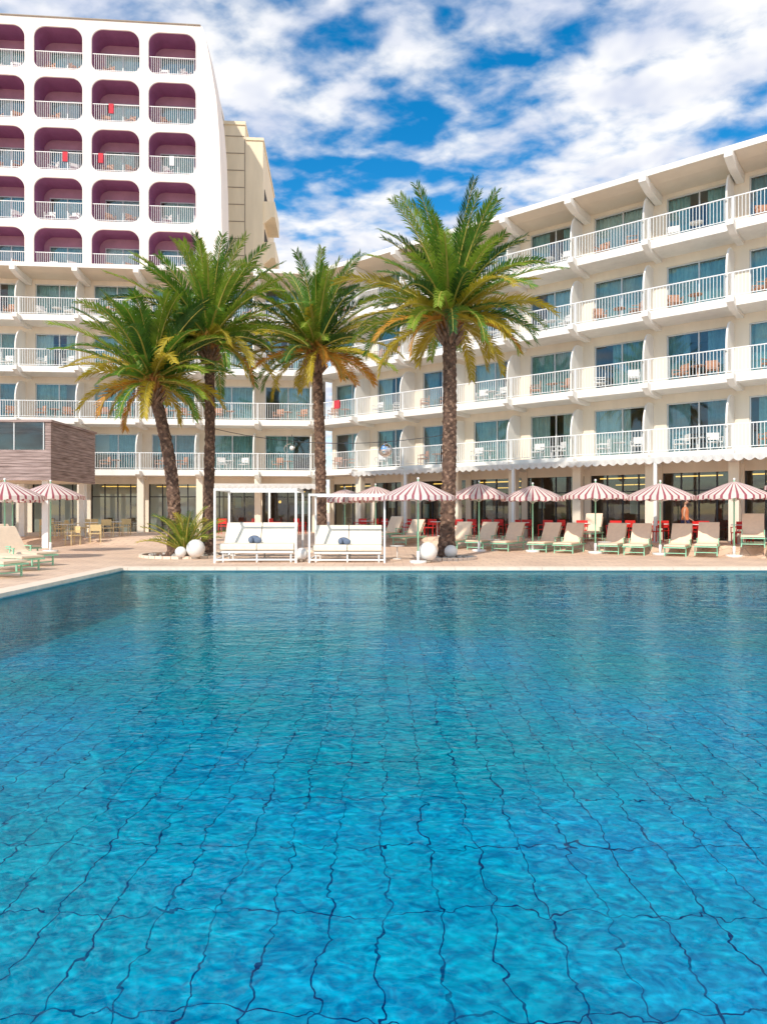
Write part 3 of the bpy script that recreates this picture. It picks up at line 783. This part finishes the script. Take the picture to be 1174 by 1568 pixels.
for px,d in ((104,32.6),(138,33.2),(174,34.4),(85,35)):
    x=scr(px,d); inst(tm,'dining_table',x,d,gz(x,d))
for px,d in ((608,23.2),(757,28.2),(925,26.2)):
    x=scr(px,d); inst(tm,'side_table',x,d,0,0,.62)

# ------------------------------------------------------------ hanging ornaments & cable
h=MB()
pA=P3(322,655,26.5); pB=P3(686,665,23.5)
cab=[]
for i in range(25):
    t=i/24; q=Vector(pA).lerp(Vector(pB),t); q.z-=.45*4*t*(1-t); cab.append(q)
h.tube(cab,.012,5,'black'); h.build('hanging_cable')
mb_=MB(); cq=P3(590,689,24.2)
mb_.sphere((0,0,0),.25,'mirror',22,14,smooth=False); mb_.cyl((0,0,.25),(0,0,.48),.012,'black',5); mb_.cyl((0,0,.24),(0,0,.28),.05,'black',8)
o=mb_.build('mirror_ball'); o.location=cq
sp=MB()
P=[];Q=[]
for i in range(30):
    t=i/29; a=t*4.6; r=.10+.26*t
    P+=[(r*math.cos(a),-.11,r*.75*math.sin(a)),(r*math.cos(a),.11,r*.75*math.sin(a))]
for i in range(29): Q.append((2*i,2*i+2,2*i+3,2*i+1))
sp.add(P,Q,'white',True); sp.cyl((0,0,.0),(0,0,.5),.01,'black',5); sp.sphere((0,0,0),.09,'globe',12,8)
o=sp.build('hanging_spiral_lantern'); o.location=P3(447,686,25.5)

# ------------------------------------------------------------ woman on the terrace
def woman(x,y,z,rot):
    e=empty('woman'); e.location=(x,y,z); e.rotation_euler=(0,0,rot)
    V=[];E=[];RR=[]
    def v(p,r,par=None):
        V.append(p); RR.append(r)
        if par is not None: E.append((par,len(V)-1))
        return len(V)-1
    pel=v((0,0,.92),.13); wa=v((0,0,1.08),.105,pel); ch=v((0,.0,1.26),.125,wa); nk0=v((0,.01,1.40),.06,ch); nk=v((0,0,1.47),.045,nk0); v((0,-.005,1.53),.05,nk)
    for s in (-1,1):
        hp=v((s*.09,0,.86),.095,pel); kn=v((s*.10,-.02 if s>0 else -.10,.48),.058,hp); cf=v((s*.10,.03 if s>0 else -.04,.32),.05,kn); an=v((s*.10,.05 if s>0 else -.02,.08),.034,cf); v((s*.11,-.12 if s>0 else -.18,.035),.028,an)
        sh=v((s*.165,0,1.35),.052,ch); el=v((s*.215,.03,1.10),.038,sh)
        wr=v((s*.20,-.16,.95),.024,el) if s>0 else v((s*.24,-.02,.87),.024,el)
        base=Vector(V[wr]); dr=Vector((0,-.8,-.5)).normalized() if s>0 else Vector((0,-.1,-1)).normalized()
        pm=v(tuple(base+dr*.06),.026,wr)
        for q,(off,ln) in enumerate(((-.03,.06),(-.01,.075),(.01,.07),(.03,.055))):
            a1=v(tuple(base+dr*.09+Vector((0,off*.8,off*.3))),.009,pm); a2=v(tuple(base+dr*(.09+ln*.6)+Vector((0,off,off*.3))),.008,a1); v(tuple(base+dr*(.09+ln)+Vector((-s*.015,off,off*.3))),.007,a2)
        v(tuple(base+dr*.07+Vector((-s*.01,-.045,.0))),.009,pm)
    me=bpy.data.meshes.new('body'); me.from_pydata(V,E,[]); ob=bpy.data.objects.new('body',me); COL.objects.link(ob); ob.parent=e
    me.materials.append(M['skin'])
    sk=ob.modifiers.new('s','SKIN')
    for i,r in enumerate(RR): me.skin_vertices[0].data[i].radius=(r,r*.85 if r>.09 else r)
    me.skin_vertices[0].data[0].use_root=True
    sk.use_smooth_shade=True
    sb=ob.modifiers.new('u','SUBSURF'); sb.levels=1; sb.render_levels=1
    hd=MB(); hd.sphere((0,-.01,1.625),.1,'skin',20,14,(.80,.92,1.15)); 
    hd.add([(-.014,-.095,1.60),(.014,-.095,1.60),(0,-.125,1.605),(0,-.098,1.65)],[(0,1,2),(0,2,3),(1,3,2)],'skin')
    for s in (-1,1): hd.sphere((s*.03,-.092,1.64),.011,'hair',8,6); hd.sphere((s*.08,0,1.62),.022,'skin',8,6,(.4,.8,1.2))
    hd.sphere((0,-.094,1.572),.018,'towel_r',8,6,(1.3,.4,.4))
    hd.sphere((0,.025,1.655),.112,'hair',20,14,(.86,.95,1.02)); hd.sphere((0,.075,1.53),.09,'hair',16,12,(.95,.55,1.7))
    hd.build('head',e)
    cl=MB()
    def loft(prof,k):
        n=24;P=[];Q=[]
        for z_,rx,ry,cy in prof:
            for j in range(n):
                a=2*math.pi*j/n; wv=1+.03*math.sin(5*a+z_*9); P.append((rx*wv*math.cos(a),cy+ry*wv*math.sin(a),z_))
        for i in range(len(prof)-1):
            for j in range(n): Q.append((i*n+j,i*n+(j+1)%n,(i+1)*n+(j+1)%n,(i+1)*n+j))
        cl.add(P,Q,k,True)
    loft([(.90,.185,.15,0),(1.0,.165,.135,0),(1.1,.14,.12,0),(1.25,.165,.14,0),(1.34,.19,.12,0),(1.40,.12,.085,0),(1.415,.07,.065,0)],'orange')
    loft([(.48,.24,.22,-.03),(.7,.21,.18,-.01),(.93,.178,.145,0),(1.0,.15,.125,0)],'navy')
    cl.build('clothes',e)
wx=scr(1048,26.9)
woman(wx,26.9,gz(wx,26.9),1.1)

# ------------------------------------------------------------ world
wd=bpy.data.worlds.new('World'); scene.world=wd; wd.use_nodes=True
nt=wd.node_tree; nt.nodes.clear()
SUN_EL=math.radians(40); sunvec=Vector((-.42,-.91,0)).normalized()
az=math.atan2(sunvec.x,sunvec.y)
out=nt.nodes.new('ShaderNodeOutputWorld'); bg=nt.nodes.new('ShaderNodeBackground'); bg.inputs[1].default_value=0.14
sky=nt.nodes.new('ShaderNodeTexSky'); sky.sky_type='NISHITA'; sky.sun_disc=False; sky.sun_elevation=SUN_EL; sky.sun_rotation=az
sky.air_density=1.0; sky.dust_density=0.2; sky.ozone_density=3.0
hs=nt.nodes.new('ShaderNodeHueSaturation'); hs.inputs['Saturation'].default_value=1.42; hs.inputs['Value'].default_value=1.35; hs.inputs['Hue'].default_value=0.492
nt.links.new(sky.outputs[0],hs.inputs['Color'])
tc=nt.nodes.new('ShaderNodeTexCoord'); sep=nt.nodes.new('ShaderNodeSeparateXYZ'); nt.links.new(tc.outputs['Generated'],sep.inputs[0])
def math_(op,a,b=None):
    n=nt.nodes.new('ShaderNodeMath'); n.operation=op
    for i,q in enumerate((a,b)):
        if q is None: continue
        if isinstance(q,(int,float)): n.inputs[i].default_value=q
        else: nt.links.new(q,n.inputs[i])
    return n.outputs[0]
zz=math_('ADD',math_('MAXIMUM',sep.outputs[2],0.0),.14)
cmb=nt.nodes.new('ShaderNodeCombineXYZ'); nt.links.new(math_('DIVIDE',sep.outputs[0],zz),cmb.inputs[0]); nt.links.new(math_('DIVIDE',sep.outputs[1],zz),cmb.inputs[1])
def nz(scale,det,rough,loc,dist=0.0,rot=0.0,st=(1,1,1)):
    mp=nt.nodes.new('ShaderNodeMapping'); mp.inputs['Location'].default_value=loc; mp.inputs['Rotation'].default_value=(0,0,rot); mp.inputs['Scale'].default_value=st
    nt.links.new(cmb.outputs[0],mp.inputs[0])
    n=nt.nodes.new('ShaderNodeTexNoise'); n.inputs['Scale'].default_value=scale; n.inputs['Detail'].default_value=det; n.inputs['Roughness'].default_value=rough; n.inputs['Distortion'].default_value=dist
    nt.links.new(mp.outputs[0],n.inputs[0]); return n.outputs[0]
big=nz(1.9,1.5,.5,(11.2,4.6,0)); mid=nz(9.5,5,.5,(2,3,0),.15,.6,(1,1.25,1)); 
cov=math_('ADD',math_('ADD',math_('MULTIPLY',big,.75),math_('MULTIPLY',mid,.58)),math_('MULTIPLY',sep.outputs[0],.12))
rp=nt.nodes.new('ShaderNodeValToRGB'); rp.color_ramp.elements[0].position=.53; rp.color_ramp.elements[1].position=.76; rp.color_ramp.interpolation='EASE'
nt.links.new(cov,rp.inputs[0])
shd=nz(6.0,3,.55,(5,2,0),.2)
rs=nt.nodes.new('ShaderNodeValToRGB'); rs.color_ramp.elements[0].position=.35; rs.color_ramp.elements[0].color=(5.0,5.4,6.5,1); rs.color_ramp.elements[1].position=.58; rs.color_ramp.elements[1].color=(7.4,7.4,7.5,1)
nt.links.new(shd,rs.inputs[0])
mx=nt.nodes.new('ShaderNodeMixRGB'); nt.links.new(rp.outputs[0],mx.inputs[0]); nt.links.new(hs.outputs[0],mx.inputs[1]); nt.links.new(rs.outputs[0],mx.inputs[2])
nt.links.new(mx.outputs[0],bg.inputs[0]); nt.links.new(bg.outputs[0],out.inputs[0])

sl=bpy.data.lights.new('sun','SUN'); sl.energy=3.9; sl.angle=math.radians(1.0); sl.color=(1,.93,.82)
so=bpy.data.objects.new('sun',sl); COL.objects.link(so)
dirv=Vector((sunvec.x*math.cos(SUN_EL),sunvec.y*math.cos(SUN_EL),math.sin(SUN_EL)))
so.rotation_euler=dirv.to_track_quat('Z','Y').to_euler()

cd=bpy.data.cameras.new('camera'); co=bpy.data.objects.new('camera',cd); COL.objects.link(co)
cd.sensor_fit='VERTICAL'; cd.sensor_height=36; cd.lens=24; cd.clip_end=3000; cd.clip_start=.05
co.location=(0,0,1.6); co.rotation_euler=(math.radians(90),0,0)
scene.camera=co
scene.view_settings.view_transform='Standard'; scene.view_settings.look='None'; scene.view_settings.exposure=0
